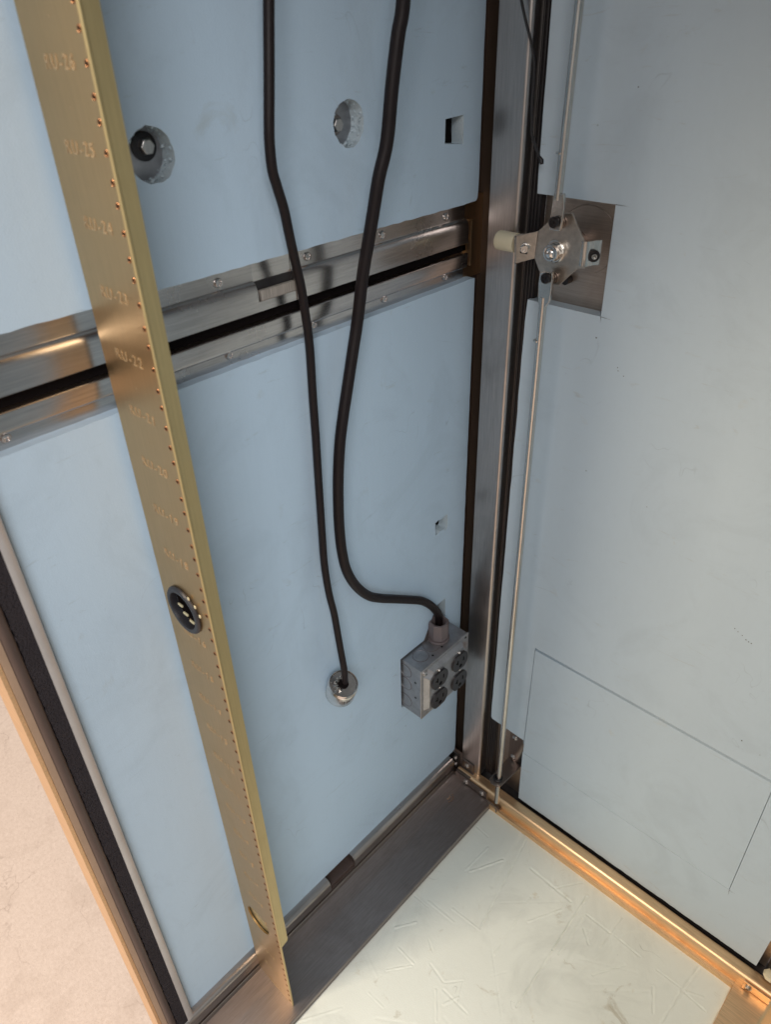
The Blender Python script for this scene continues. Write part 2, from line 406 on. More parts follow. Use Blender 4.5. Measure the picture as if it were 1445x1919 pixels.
# corner brackets with screws
def screw_proto(parent, at, d, r=.0042, name='screw', mat='bolt', phillips=True):
    s = MB(); s.lathe((0, 0, 0), d, [(0, r*1.35), (.0006, r*1.35), (.0007, r), (.0020, r*.96), (.0029, r*.7), (.0032, r*.25), (.0024, 0)], 20)
    if phillips:
        dd = Vector(d); u = dd.orthogonal().normalized(); w = dd.cross(u)
        for e in (u, w):
            f = dd.cross(e)
            a = [dd*.0034+e*(r*.55)+f*(r*.1), dd*.0034+e*(r*.55)-f*(r*.1), dd*.0034-e*(r*.55)-f*(r*.1), dd*.0034-e*(r*.55)+f*(r*.1)]
            s.add(a, [(0, 1, 2, 3)], 1)
    return s.build(name, [M[mat], M['black']], parent, origin=(0, 0, 0), at=at)
br = MB()
br.box(-.4975, -.4725, .6870, .6895, -1.1195, -1.100)
br.box(-.4995, -.4310, .6715, .6735, -1.1355, -1.1215)
br.box(-.4995, -.4700, .6735, .6895, -1.1215, -1.1195)
bko = br.build('corner_bracket', M['steel_dark'], cab, bevel=.0006)
sp = screw_proto(bko, (-.4862, .6868, -1.1105), (0, -1, 0), .0038)
for q in ((-.4755, .6713, -1.1300), (-.4405, .6713, -1.1300)): dup(sp, bko, q)
br = MB(); br.box(.012, .070, .6715, .6735, -1.1355, -1.1205); br.box(.012, .016, .6690, .6715, -1.1355, -1.1255)
bk2 = br.build('corner_bracket', M['steel_glow'], cab, bevel=.0006)
for q in ((.0190, .6713, -1.1290), (.052, .6713, -1.1290)): dup(sp, bk2, q)
# small screws in the shadow between channel end and post
br = MB(); br.box(-.5335, -.5020, .6850, .6885, -1.1355, -1.095); b3 = br.build('corner_bracket', M['steel_dark'], cab, bevel=.0006)
dup(sp, b3, (-.512, .6848, -1.109)); dup(sp, b3, (-.511, .6848, -1.125))
# perforated drain in tray
t = MB(); cx, cy = -.483, .629
t.lathe((cx, cy, ZT+.0006), (0, 0, 1), [(0, .0052), (.0009, .0052), (.0009, .0030), (.0002, .0022)], 20)
for k in range(6):
    a = math.radians(-35+26*k); t.lathe((cx+.0100*math.cos(a), cy+.0100*math.sin(a), ZT+.0006), (0, 0, 1), [(0, .0013), (.0008, .0010)], 8)
t.build('drain_stud', M['lit_rim2'], cab)
# end stop below the locking rod, on the sill
t = MB(); t.box(-.430, -.4000, .6675, .6710, -1.1420, -1.1330); t.box(-.4060, -.4035, .6640, .6710, -1.1420, -1.1300); t.build('rod_keeper', M['steel_dark'], cab, bevel=.0005)

# ---------------------------------------------------------------- slotted wall rail
rail = thing('slotted_wall_rail', (-.5340, .4, -.2105), 'bright horizontal slotted steel rail running between the upper and lower wall foam boards', 'rail')
def hat(y0, y1, up=True, name='rail_half'):
    if up: pr = [(-.5343, -.1690), (-.5288, -.1690), (-.5280, -.1695), (-.5280, -.1855), (-.5276, -.1866), (-.5262, -.1870), (-.5235, -.1895), (-.5222, -.1925), (-.5215, -.1960), (-.5215, -.2125), (-.5222, -.2133), (-.5240, -.2133), (-.5240, -.200), (-.5343, -.1900)]
    else: pr = [(-.5240, -.2236), (-.5222, -.2236), (-.5214, -.2244), (-.5214, -.2360), (-.5222, -.2385), (-.5240, -.2402), (-.5272, -.2410), (-.5280, -.2418), (-.5280, -.2530), (-.5288, -.2536), (-.5343, -.2536), (-.5343, -.236), (-.5240, -.230)]
    t = MB(); t.prism(pr, yz, y0, y1); return t
hat(YO, .3850).build('rail_half', M['steel_h'], rail, angle=28)
hat(.4290, .6835).build('rail_half', M['steel_h'], rail, angle=28)
hat(YO, .6835, False).build('rail_half', M['steel_h'], rail, angle=28)
t = MB(); t.box(-.5343, -.5283, .3851, .4289, -.2000, -.1690); t.box(-.5260, -.5225, .3851, .4289, -.2133, -.2045); t.build('rail_web', M['steel_h'], rail, bevel=.0005)
t = MB(); t.box(-.5300, -.5240, .3900, .4289, -.2046, -.1960); t.build('bristle_strip', M['bristle'], rail)
t = MB(); t.box(-.5285, -.5275, .3860, .4285, -.1958, -.1880); t.build('gap_shade', M['rubber'], rail)  # dark strip painted in for the shadow above the bristles
t = MB(); t.box(-.5343, -.5300, YO, .690, -.2235, -.2134); t.build('slot_shade', M['black'], rail)  # black backing painted in for the darkness inside the slot
t = MB(); t.box(-.5343, -.5300, .6836, .7200, -.2560, -.1660); t.box(-.5300, -.5230, .6905, .6990, -.2400, -.1900); t.build('rail_end_glow', M['end_glow'], rail, bevel=.0006)  # piece coloured for the warm reflection at the rail's end
rv = MB(); rv.lathe((0, 0, 0), (1, 0, 0), [(0, .0040), (.0012, .0040), (.0022, .0034), (.0024, .0022), (.0014, .0017), (.0012, .0010), (.0018, 0)], 24)
rp = rv.build('rivet', M['steel_h'], rail, origin=(0, 0, 0), at=(-.5279, .3500, -.1800))
for k in (1, 2, 3, -1): dup(rp, rail, (-.5279, .35+.1*k, -.1795))
for k in (-2, 0, 1, 2, 3): dup(rp, rail, (-.5279, .35+.1*k, -.2440 if k > -2 else -.2450))

# ---------------------------------------------------------------- foam boards on the left wall
def wall_fn(p, d): return (XW-d, p[0], p[1])
def wavy(p0, p1, n, amp):
    return [(p0[0]+(p1[0]-p0[0])*k/n+random.uniform(-amp, amp), p0[1]+(p1[1]-p0[1])*k/n+random.uniform(-amp, amp)) for k in range(n)]
up_out = wavy((.126, -.1694), (.686, -.1694), 60, .00045) + [(.690, -.1688), (.6928, -.1660)] + wavy((.6935, -.160), (.6942, .42), 60, .0004) + [(.126, .42)]
h1 = circ(.3045, -.0770, .0188, .0188, 40, .05); h2 = circ(.5020, -.0757, .0185, .0190, 40, .05)
h3 = [(.6345, -.1065), (.6350, -.0845), (.6640, -.0830), (.6648, -.1100)]
def crumbs(b, cy, cz, r, n):
    for k in range(n):
        a = random.uniform(0, 2*math.pi); dx = random.uniform(.001, .015); rr = r-random.uniform(0, .0016)
        if math.cos(a) < -.2 and random.random() < .5: continue
        c0 = Vector((XW-dx, cy+rr*math.cos(a), cz+rr*math.sin(a))); q = random.uniform(.0006, .0022)
        vs = [c0+Vector([random.uniform(-q, q) for _ in range(3)]) for _ in range(5)]
        b.add(vs, [(0, 1, 2), (0, 2, 3), (0, 3, 4), (1, 2, 3), (1, 3, 4), (0, 1, 4)], 1)
h1 = circ(.3045, -.0770, .0188, .0188, 90, .035); h2 = circ(.5020, -.0757, .0185, .0190, 90, .035)
b = MB(); b.plate(up_out, [h1, h2, h3], wall_fn, .0162, 0, 1); crumbs(b, .3045, -.0770, .0186, 110); crumbs(b, .5020, -.0757, .0184, 90)
tag(b.build('foam_board', [M['foam_wall'], M['foam_cut']]), 'upper blue foam board on the left wall, with two round bolt holes cut in it', 'foam board', 'foam boards lining the cabinet')
# torn foam crumbs round the bolt holes
lo_out = wavy((.126, -1.0975), (.126, -.2527), 2, 0) + wavy((.126, -.2530), (.6935, -.2530), 60, .0003) + wavy((.6935, -.2540), (.6915, -1.0950), 60, .0004) + wavy((.6905, -1.0968), (.130, -1.0975), 40, .0002)
hb = [(.5530, -.8700), (.5530, -.7660), (.6050, -.7660), (.6330, -.7165), (.6535, -.7150), (.6540, -.7660), (.6650, -.7670), (.6650, -.8700)]
q = lambda u, v: tuple(onx(u, v, XW)[1:])
h4 = [q(816, 981), q(822, 975), q(825, 975), q(834, 967), q(839, 963), q(839.5, 983), q(838, 990), q(833.5, 995), q(833, 991), q(824, 996), q(822, 1001), q(817, 1004), q(816, 995)]
b = MB(); b.plate(lo_out, [hb, h4], wall_fn, .0162, 0, 1)
tag(b.build('foam_board', [M['foam_wall'], M['foam_cut']]), 'lower blue foam board on the left wall, behind the power cables and outlet box', 'foam board', 'foam boards lining the cabinet')
b = MB(); b.box(XR, XR+.0162, YO+.03, .69, -1.0975, .42)
tag(b.build('foam_board', M['foam_wall']), 'tall blue foam board on the right wall beside the door', 'foam board', 'foam boards lining the cabinet')

# bolts in the round holes
def hexbolt(cy, cz, washer, label):
    o = thing('hex_bolt', (XS, cy, cz), label, 'bolt', 'hex bolts in the wall holes')
    w = MB(); w.lathe((XS+.0003, cy, cz), (1, 0, 0), [(0, washer), (.0016, washer), (.0020, washer-.0006), (.0020, .004)], 36); w.build('washer', M['rubber'] if washer > .0095 else M['steel_dark'], o)
    h = MB(); h.lathe((XS+.0024, cy, cz), (1, 0, 0), [(0, .0058), (.0042, .0058), (.0050, .0050)], 6, ph=.3); h.build('bolt_head', M['bolt'], o, bevel=.0003, flat=True)
hexbolt(.3085, -.0725, .0100, 'hex bolt on a black washer in the round foam hole beside the gold rail')
hexbolt(.4990, -.0770, .0085, 'hex bolt on a grey washer in the round foam hole between the two cables')
b = MB(); b.box(XS+.0002, XS+.0008, .630, .672, -.115, -.078); b.build('recess_shade', M['black'], cab)  # black sheet painted in for the shade inside the square hole
b = MB(); b.box(XS+.0002, XS+.0008, .628, .660, -.605, -.555); b.build('recess_shade', M['black'], cab)  # black sheet painted in for the shade inside the torn hole
# plate seen inside the round holes
for (cy, cz, lab) in ((.305, -.076, 'grey metal backing plate inside the round foam hole beside the gold rail'), (.503, -.076, 'grey metal backing plate inside the round foam hole between the cables')):
    b = MB(); b.lathe((XS+.0001, cy, cz), (1, 0, 0), [(0, .028), (.0002, .028)], 24); b.build('backing_plate', M['box'], cab)

# ---------------------------------------------------------------- floor foam board with real dents and cuts
def fl(u, v): p = on(2, ZF, u, v); return (p.x, p.y)
def c8(x, y): return fl(550+x/3.56, 1380+y/3.56)
def c6(x, y): return fl(900+x/2.651, 1480+y/2.651)
segs = []
for a in [((20,1905),(320,1815)),((620,1560),(790,1530)),((700,1410),(800,1515)),((900,1350),(930,1440)),((915,1520),(1000,1640)),((1010,1645),(1130,1630)),((1000,1690),(1160,1850)),((1180,900),(1400,825)),((1150,890),(1300,740)),((1200,580),(1300,670)),((1060,1150),(1230,1280)),((500,1710),(600,1810)),((680,1275),(820,1240)),((780,1040),(900,1140)),((900,1100),(1070,1240)),((950,1690),(955,1900)),((1000,1790),(1100,1740))]:
    segs.append((c8(*a[0]), c8(*a[1]), random.uniform(.0007, .0013), random.choice((.0003, .00045, -.00035))))
for a in [((250,390),(450,555)),((530,620),(650,715)),((670,725),(795,830)),((240,655),(405,595)),((0,390),(110,350)),((880,895),(1000,985)),((1020,1000),(1110,1030)),((1020,1010),(1120,1100)),((1000,1000),(1090,880)),((1000,1000),(900,1160)),((860,980),(860,1110)),((370,490),(510,460)),((560,920),(720,870)),((515,690),(540,770)),((70,820),(250,540)),((390,820),(510,640)),((600,780),(700,640))]:
    segs.append((c6(*a[0]), c6(*a[1]), random.uniform(.0008, .0016), random.choice((-.0005, -.0004, .0004))))
segs.append((c6(0, 690), c6(230, 250), .0010, -.0008)); segs.append((c6(180, 1080), c6(530, 530), .0009, -.0011))
segs.append((c6(540, 700), c6(300, 1050), .003, -.0004)); segs.append((c6(250, 160), c6(60, 480), .003, -.0004))
for k in range(26):
    x = random.uniform(-.41, -.01); y = random.uniform(.22, .64); a = random.uniform(0, math.pi); l = random.uniform(.02, .14)
    segs.append(((x, y), (x+l*math.cos(a), y+l*math.sin(a)), random.uniform(.0007, .0022), random.choice((-.00022, .00018, -.0003))))
FX0, FX1, FY0, FY1 = -.4196, .0020, .1600, .6675
nx, ny = 380, 460
import numpy as np
gx, gy = np.meshgrid(np.linspace(FX0, FX1, nx+1), np.linspace(FY0, FY1, ny+1))
gh_ = np.zeros_like(gx)
for k_, (a, b_, w, d) in enumerate(segs):
    w = w*1.2; d = d*(2.9 if k_ < 38 else 1.6)
    vx, vy = b_[0]-a[0], b_[1]-a[1]; l2 = vx*vx+vy*vy
    wob = .0006*np.sin((gx*vx+gy*vy)/math.sqrt(l2)*260)
    tt = np.clip(((gx-a[0])*vx+(gy-a[1])*vy)/l2, 0, 1)
    dd = np.hypot(gx-a[0]-tt*vx, gy-a[1]-tt*vy)+wob*.5; q2 = (dd/w)**2
    fade = .45+.55*np.abs(np.sin(tt*7+a[0]*90))
    gh_ += fade*(d*np.exp(-q2)-.45*d*np.exp(-q2/6))
b = MB(); vs = []
for j in range(ny+1):
    for i in range(nx+1):
        x = float(gx[j, i]); y = float(gy[j, i])
        ex = .0006*math.sin(y*170)+.0005*math.sin(y*61) if i == nx else 0
        ey = .0007*math.sin(x*85)+.0003*math.sin(x*310) if j == ny else 0
        ed = min(i, nx-i, j, ny-j); dz = -.0012 if ed == 0 else 0
        vs.append((x+ex, y+ey, ZF+float(gh_[j, i])+dz))
fs = [(j*(nx+1)+i, j*(nx+1)+i+1, (j+1)*(nx+1)+i+1, (j+1)*(nx+1)+i) for j in range(ny) for i in range(nx)]
b.add(vs, fs)
b.box(FX0, FX1, FY0, FY1, ZF-.016, ZF-.0013)
tag(b.build('foam_board', M['foam_floor'], angle=80), 'scored and dented blue foam board, warm light painted into its tone, lying flat on the cabinet floor', 'foam board', 'foam boards lining the cabinet')

# ---------------------------------------------------------------- door
door = thing('cabinet_door', (-.21, YM, -1.12), 'closed cabinet door on the right lined with blue foam, warm light in its tint, with a latch cut-out', 'door')
t = MB(); t.box(-.4450, .0265, YM, YM+.002, -1.131, ZTOP-.03); t.build('door_sheet', M['plate'], door)
def door_fn(p, d): return (p[0], YD+d, p[1])
XP = -.0487
dout = [(-.4505, .40)] + wavy((-.4500, .38), (-.4470, -.1545), 30, .0004)[1:] + [(-.4466, -.1552), (-.3571, -.1556), (-.3563, -.2664), (-.4478, -.2664)] \
    + wavy((-.4490, -.268), (-.4525, -.958), 30, .0004)[1:] + [(-.4522, -.9645), (-.4500, -.9680), (-.3877, -.9712), (-.3872, -.9800), (-.3866, -.7655), (XP, -.7660), (XP, -1.0008), (-.3868, -1.0008)] \
    + [(-.3842, -1.1190)] + wavy((-.380, -1.1188), (.0140, -1.1176), 60, .0006) + [(.0164, -1.1174), (.0200, -.9), (.0215, .40)]
b = MB(); b.plate(dout, [], door_fn, .0155); bd = b.build('insulation_board', M['foam_door'], door, bevel=0)
bd['label'] = 'large blue foam board, tinted as warmly lit, covering the inside of the door'
b = MB(); b.box(-.3859, XP-.0006, YD-.0001, YM-.001, -1.0001, -.7702)
pb = b.build('repair_patch', M['foam_door'], door, bevel=.0003); pb['label'] = 'rectangular foam patch let into the lower part of the door board'
# knife overcuts at the corners of the latch cut-out
for p0, p1 in (((-.3571, -.1556), (-.3420, -.1560)), ((-.3563, -.2664), (-.3430, -.2672)), ((-.3563, -.2664), (-.3556, -.2730)), ((XP, -1.0008), (XP+.001, -1.012)), ((-.0487, -1.0008), (-.040, -1.0010))):
    v = Vector((p1[0]-p0[0], 0, p1[1]-p0[1])); nrm = Vector((-v.z, 0, v.x)).normalized()*.0003
    a = Vector((p0[0], YD-.0003, p0[1])); c_ = Vector((p1[0], YD-.0003, p1[1]))
    b = MB(); b.add([a-nrm, a+nrm, c_], [(0, 1, 2)]); b.build('knife_cut', M['ink'], door)
# pinpricks and scuffs
for (u, v, r) in [(1443, 1, 0), (1118, 633, .0009), (1158, 689, .0006), (1159, 695, .0006), (1169, 705, .0006), (1197, 163, .0006), (1378, 1178, .0006), (1384, 1184, .0006), (1392, 1191, .0006), (1399, 1199, .0007), (1404, 1203, .0007), (1409, 1206, .0007), (1213, 950, .0005), (1391, 1388, .0009), (1425, 1415, .0005)]:
    if r: b = MB(); b.lathe(ony(u, v, YD-.0002), (0, -1, 0), [(0, r), (.0001, r*.8)], 7); b.build('pinprick', M['ink'], door)
YRG = .661
# rod guide bracket at the bottom corner
gb = MB()
gb.box(-.4180, -.3905, .7085, .7105, -1.0480, -.9780)
gb.prism([(-.3905, .7085), (-.3925, .6540), (-.3960, .6480), (-.4090, .6470), (-.4150, .6520), (-.4165, .7085)], xy, -1.0480, -1.0458)
gbo = gb.build('guide_bracket', M['steel_dark'], door, bevel=.0005)
for z in (-.9900, -1.0380): dup(sp, gbo, (-.4080, .7083, z))
t = MB(); gq = ony(933.5, 1459, YRG); t.lathe((gq.x, gq.y, -1.0458), (0, 0, 1), [(0, .0078), (.0030, .0078), (.0036, .0070), (.0036, .0045), (-.002, .0042)], 28); t.build('guide_bushing', M['rubber'], gbo)

# ---------------------------------------------------------------- latch
YC = .672
latch = thing('door_latch', (-.404, YC, -.2007), 'three-point door latch with a star-shaped cam plate, nylon roller and two long rods', 'latch')
def lc(x, y, Y=YC): return ony(860+x/4.25, 320+y/4.25, Y)
cam_px = [(635, 480), (718, 405), (790, 352), (850, 338), (905, 340), (995, 553), (1000, 780), (945, 780), (800, 912), (742, 905), (640, 795), (605, 700)]
pts = [(lc(*p).x, lc(*p).z) for p in cam_px]
b = MB(); b.plate(pts, [], lambda p, d: (p[0], YC+d, p[1]), .0022); b.build('cam_plate', M['cam'], latch, bevel=.0004)
# right tab: bends back then out again
a0 = lc(992, 553); a1 = lc(997, 782); x0 = a0.x
zt_, zb_ = a0.z, a1.z
prof = [(x0-.0015, YC), (x0+.0015, YC-.0004), (x0+.0040, YC+.0004), (x0+.0062, YC+.0026), (x0+.0072, YC+.0060), (x0+.0084, YC+.0100), (x0+.0120, YC+.0130)]
back = [(p[0]+.0005, p[1]+.0022) for p in prof[::-1]]
b = MB(); b.prism(prof+back, xy, zb_+.002, zt_-.001); b.build('bent_tab', M['zinc'], latch, angle=60)
bt = MB(); bt.lathe((0, 0, 0), (.62, -.78, 0), [(0, .0058), (.0030, .0058), (.0036, .0050), (.0036, .0034), (.0030, .0034), (.0030, .0030), (.0052, .0028), (.0052, .0020), (.0036, .0018)], 26)
btp = bt.build('rubber_bolt', M['black_screw'], latch, origin=(0, 0, 0), at=(x0+.0088, YC+.0085, (zt_+zb_)/2-.0015))
bt = MB(); bt.lathe((x0+.0088, YC+.0085, (zt_+zb_)/2-.0015), (.62, -.78, 0), [(.0040, .0027), (.0056, .0027), (.0056, .0017), (.0040, .0017)], 22); bt.build('bolt_core', M['zinc'], latch)
# left tab carrying the nylon roller
p1, p2, p3, p4 = lc(632, 480), lc(604, 700), lc(455, 738, YC-.006), lc(457, 520, YC-.006)
b = MB(); d = Vector((0, .0022, 0))
b.add([p1, p2, p3, p4, p1+d, p2+d, p3+d, p4+d], [(0, 1, 2, 3), (7, 6, 5, 4), (0, 4, 5, 1), (1, 5, 6, 2), (2, 6, 7, 3), (3, 7, 4, 0)])
e3, e4 = p3+Vector((-.0024, .0002, 0)), p4+Vector((-.0024, .0002, 0))
b.add([p3, p4, e4, e3, p3+Vector((0, .018, 0)), p4+Vector((0, .018, 0)), e4+Vector((0, .018, 0)), e3+Vector((0, .018, 0))], [(0, 1, 2, 3), (4, 7, 6, 5), (0, 4, 5, 1), (1, 5, 6, 2), (2, 6, 7, 3), (3, 7, 4, 0)])
b.build('roller_bracket', M['cam'], latch, bevel=.0004)
rc = lc(450, 585, YC-.001)
b = MB(); b.lathe((rc.x-.0005, YC+.003, rc.z+.0003), (-1, 0, 0), [(0, .0100), (.0215, .0100), (.0235, .0094), (.0240, .0080), (.0240, .002)], 36); b.build('roller', M['nylon'], latch)
nt_ = lc(548, 622, YC-.004)
b = MB(); b.lathe(nt_+Vector((-.004, .0012, 0)), (.55, -1, 0), [(0, .0052), (.0014, .0052), (.0016, .0044), (.0044, .0044), (.0050, .0038), (.0062, .0036), (.0062, .0018), (.0050, .0016)], 20); b.build('roller_nut', M['zinc'], latch)
b = MB(); sl = lc(505, 630, YC-.0048); b.box(sl.x-.0022, sl.x+.006, sl.y-.0002, sl.y+.0010, sl.z-.0035, sl.z+.0038); b.build('bracket_slot', M['black'], latch)
# hub
hc = lc(770, 642, YC)
b = MB(); b.lathe((hc.x, YC, hc.z), (0, -1, 0), [(0, .0110), (.0010, .0110), (.0016, .0102), (.0016, .0085), (.0008, .0080)], 36)
b.lathe((hc.x, YC, hc.z), (0, -1, 0), [(.0008, .0088), (.0060, .0088), (.0072, .0078)], 6, ph=.2)
b.build('hub_washer', M['zinc'], latch, angle=30)
b = MB(); b.lathe((hc.x, YC, hc.z), (0, -1, 0), [(.0060, .0082), (.0100, .0082), (.0108, .0076), (.0108, .0062), (.0096, .0058), (.0112, .0050), (.0126, .0030), (.0130, 0)], 30)
b.build('hub_nut', M['chrome'], latch)
b = MB(); b.lathe((hc.x, YC+.0022, hc.z), (0, 1, 0), [(0, .012), (.0414, .012)], 30); b.build('hub_shaft', M['steel_dark'], latch)
b = MB(); b.lathe((hc.x+.010, YM-.0008, hc.z+.004), (0, 1, 0), [(0, .034), (.0006, .0345)], 48); b.build('shadow_disc', M['plate'], latch)  # disc added for the dark shadow arc behind the cam plate
# rods
YRD = .661
def rod(pA, pB, r, name): 
    b = MB(); n = 14; b.tube([pA.lerp(pB, k/n) for k in range(n+1)], r, 20); return b.build(name, M['zinc'], latch)
q0, q1 = ony(1087, 0, YRD), ony(1047.5, 362, YRD)
rt = rod(q0+(q0-q1)*2.5, q1+(q1-q0)*.04, .0039, 'locking_rod')
q2, q3 = ony(1018, 575, YRD), ony(931, 1503, YRD)
rb = rod(q2+(q2-q3)*.012, q3, .0040, 'locking_rod')
b = MB(); w0 = ony(1052, 285, YRD); b.tube([w0, w0-Vector((0, 0, .0014))], .0046, 20); b.build('crimp_mark', M['zinc'], rt)
b = MB(); w0 = ony(1008, 637, YRD); b.tube([w0, w0-Vector((0, 0, .0014))], .0046, 20); b.build('crimp_mark', M['zinc'], rb)
def clevis(px, par, y0, y1):
    pts = [(lc(x, y, YRD-.003).x, lc(x, y, YRD-.003).z) for x, y in px]
    b = MB(); b.plate(pts, [], lambda p, d: (p[0], YRD-.003+d, p[1]), .0042); return b.build('flat_end', M['zinc'], par, bevel=.0006)
clevis([(758, 178), (835, 185), (838, 300), (806, 482), (722, 470), (720, 440), (742, 300)], rt, 0, 0)
clevis([(648, 808), (742, 812), (738, 940), (722, 1040), (690, 1085), (648, 1090), (632, 1050), (634, 900)], rb, 0, 0)
for (x, y, rr) in ((750, 416, .0055), (684, 862, .0054)):
    p = lc(x, y, YRD-.008)
    bb = MB(); bb.lathe(p+Vector((0, .004, 0)), (-.05, -1, 0), [(0, rr), (.0030, rr), (.0042, rr*.85), (.0042, rr*.55), (.0036, rr*.5), (.0036, rr*.30), (.0046, rr*.26), (.0046, 0)], 26); bb.build('pivot_bolt', M['black_screw'], latch)
    pw = lc(x+68, y-10, YC)
    bb = MB(); bb.lathe(pw, (0, -1, 0), [(0, .0062), (.0012, .0062), (.0012, .0050), (.0028, .0050), (.0028, .0060), (.0042, .0060), (.0042, .0040), (.0090, .0040)], 26); bb.build('pivot_washer', M['steel_dark'], latch)
p = lc(845, 880, YM-.01); b = MB(); b.lathe(p, (0, 1, 0), [(0, .0042), (.012, .0042)], 16); b.build('stud', M['black_screw'], latch)

# ---------------------------------------------------------------- gold rack rail
YR = .2287; XC = -.4340; XL = -.5080
rk = thing('rack_rail', (XC, YR, ZT), 'gold equipment rack rail with unit numbers, standing in front of the left wall', 'rack rail', 'gold rack mounting rails')
def rfn(p, d): return (p[0], YR+d, p[1])
gh = (-.4745, -.4300, .0205); oh = (-.4765, -.9640, .0212)
holes = []
uz = lambda n: .04445*n-1.1718
for n in range(1, 34):
    for dz in (-.015875, 0, .015875): holes.append((XC-.0043, uz(n)+dz))
b = MB(); b.plate([(XL, ZT), (XL, ZTOP-.02), (XC, ZTOP-.02), (XC, ZT)], [circ(gh[0], gh[1], gh[2]), circ(oh[0], oh[1], oh[2], n=40)], rfn, .0022)
b.build('rail_face', M['gold'], rk)
# bright rolled corner bead + side flange with rounded lower corner
b = MB(); b.tube([(XC-.0006, YR+.0009, ZT+.0005), (XC-.0006, YR+.0009, ZTOP-.02)], .0013, 10); b.build('rolled_edge', M['gold_side'], rk)
FB = YR+.0128
fl_o = [(YR+.0023, ZTOP-.02), (FB, ZTOP-.02)] + [(FB-.004+.004*math.cos(a), -.972-.004*math.sin(a)) for a in [math.pi/2*k/6 for k in range(7)]] + [(YR+.0023, -.979)]
b = MB(); b.plate(fl_o, [], lambda p, d: (XC-.0004-d, p[0], p[1]), .0018); b.build('side_flange', M['gold_side'], rk)
b = MB(); b.box(XL+.0005, XC-.0100, YR+.0040, YR+.0052, -.992, -.930); b.build('rear_flange', M['gold_side'], rk)
b = MB(); b.lathe((0, 0, 0), (0, -1, 0), [(-.0015, .0012), (-.0004, .0012), (.0002, .0017), (.0003, .0019), (0, .0022)], 14, mi=0)
b.lathe((0, -.0004, 0), (0, -1, 0), [(0, .0012), (.0001, .0002)], 12, mi=1)
hp = b.build('thread_hole', [M['lit_rim'], M['black']], rk, origin=(0, 0, 0), at=(holes[0][0], YR, holes[0][1]))
for (x, z) in holes[1:]:
    if z < .03: dup(hp, rk, (x, YR, z))
def text_obj(txt, size, parent, center, rot, mat, name='unit_number', extrude=.00009):
    cu = bpy.data.curves.new(name, 'FONT'); cu.body = txt; cu.size = size; cu.align_x = 'CENTER'; cu.align_y = 'CENTER'; cu.extrude = extrude; cu.offset = .00014; cu.space_character = 1.30
    to = bpy.data.objects.new('tmp', cu); me = bpy.data.meshes.new_from_object(to); bpy.data.objects.remove(to); bpy.data.curves.remove(cu)
    me.materials.append(mat); o = bpy.data.objects.new(name, me); C.objects.link(o); o.parent = parent
    o.location = Vector(center)-base_of(parent); o.rotation_euler = rot; return o
for n in range(1, 28):
    if n in (17, 4): continue
    text_obj('RU-%d' % n, .0112, rk, (-.4700, YR-.00018, uz(n)), (math.pi/2, 0, 0), M['gold_mark'])
b = MB()
for n in range(1, 28):
    z = uz(n)+.0222; b.lathe((-.4690, YR-.0001, z), (0, -1, 0), [(0, .0009), (.0001, .0006)], 8)
b.build('unit_tick', M['gold_mark'], rk)
# second rail at the right edge
rk2 = thing('rack_rail', (.0173, YR, ZT), 'gold rack rail cut off by the bottom right corner of the picture', 'rack rail', 'gold rack mounting rails')
b = MB(); b.box(.0173, .0900, YR, YR+.0022, ZT, ZTOP-.02); b.build('rail_face', M['gold'], rk2)
b = MB(); b.box(.0171, .0189, YR+.0023, YR+.0128, -.979, ZTOP-.02); b.build('side_flange', M['gold_side'], rk2)

# black grommet in the gold rail
gr = thing('cable_grommet', (gh[0], YR, gh[1]), 'black rubber grommet with brass contacts fitted in the gold rack rail', 'grommet')
b = MB(); b.lathe((gh[0], YR, gh[1]), (0, -1, 0), [(-.004, .0186), (-.004, .0203), (0, .0203), (.0003, .0240), (.0018, .0241), (.0032, .0230), (.0036, .0210), (.0032, .0188), (.0010, .0182)], 44, closed=True); b.build('grommet_ring', M['grommet'], gr)
b = MB(); b.lathe((gh[0], YR+.010, gh[1]), (0, -1, 0), [(-.001, .0184), (.0002, .0184)], 36); b.lathe((gh[0], YR+.010, gh[1]), (0, -1, 0), [(0, .0184), (.006, .0184), (.006, .0180), (0, .0180)], 36, closed=True); b.build('grommet_cup', M['black'], gr)
bc = MB(); bc.box(-.0034, .0034, -.0008, .0008, -.0010, .0010)
pins = [(337.9, 1133.8), (348.0, 1150.6), (360.1, 1165.7)]
pr0 = None
for (u, v) in pins:
    p = ony(u, v, YR+.0012)
    if pr0 is None: pr0 = bc.build('brass_contact', M['brass'], gr, origin=(0, 0, 0), at=p, bevel=.0003)
    else: dup(pr0, gr, p)
bc = MB(); bc.box(-.0012, .0012, -.0005, .0005, -.0014, .0014); pr0 = None
for (u, v) in [(352.5, 1122.3), (364.9, 1137.9), (374.3, 1155.6)]:
    p = ony(u, v, YR-.0022)
    if pr0 is None: pr0 = bc.build('brass_tab', M['brass'], gr, origin=(0, 0, 0), at=p, bevel=.0003)
    else: dup(pr0, gr, p)

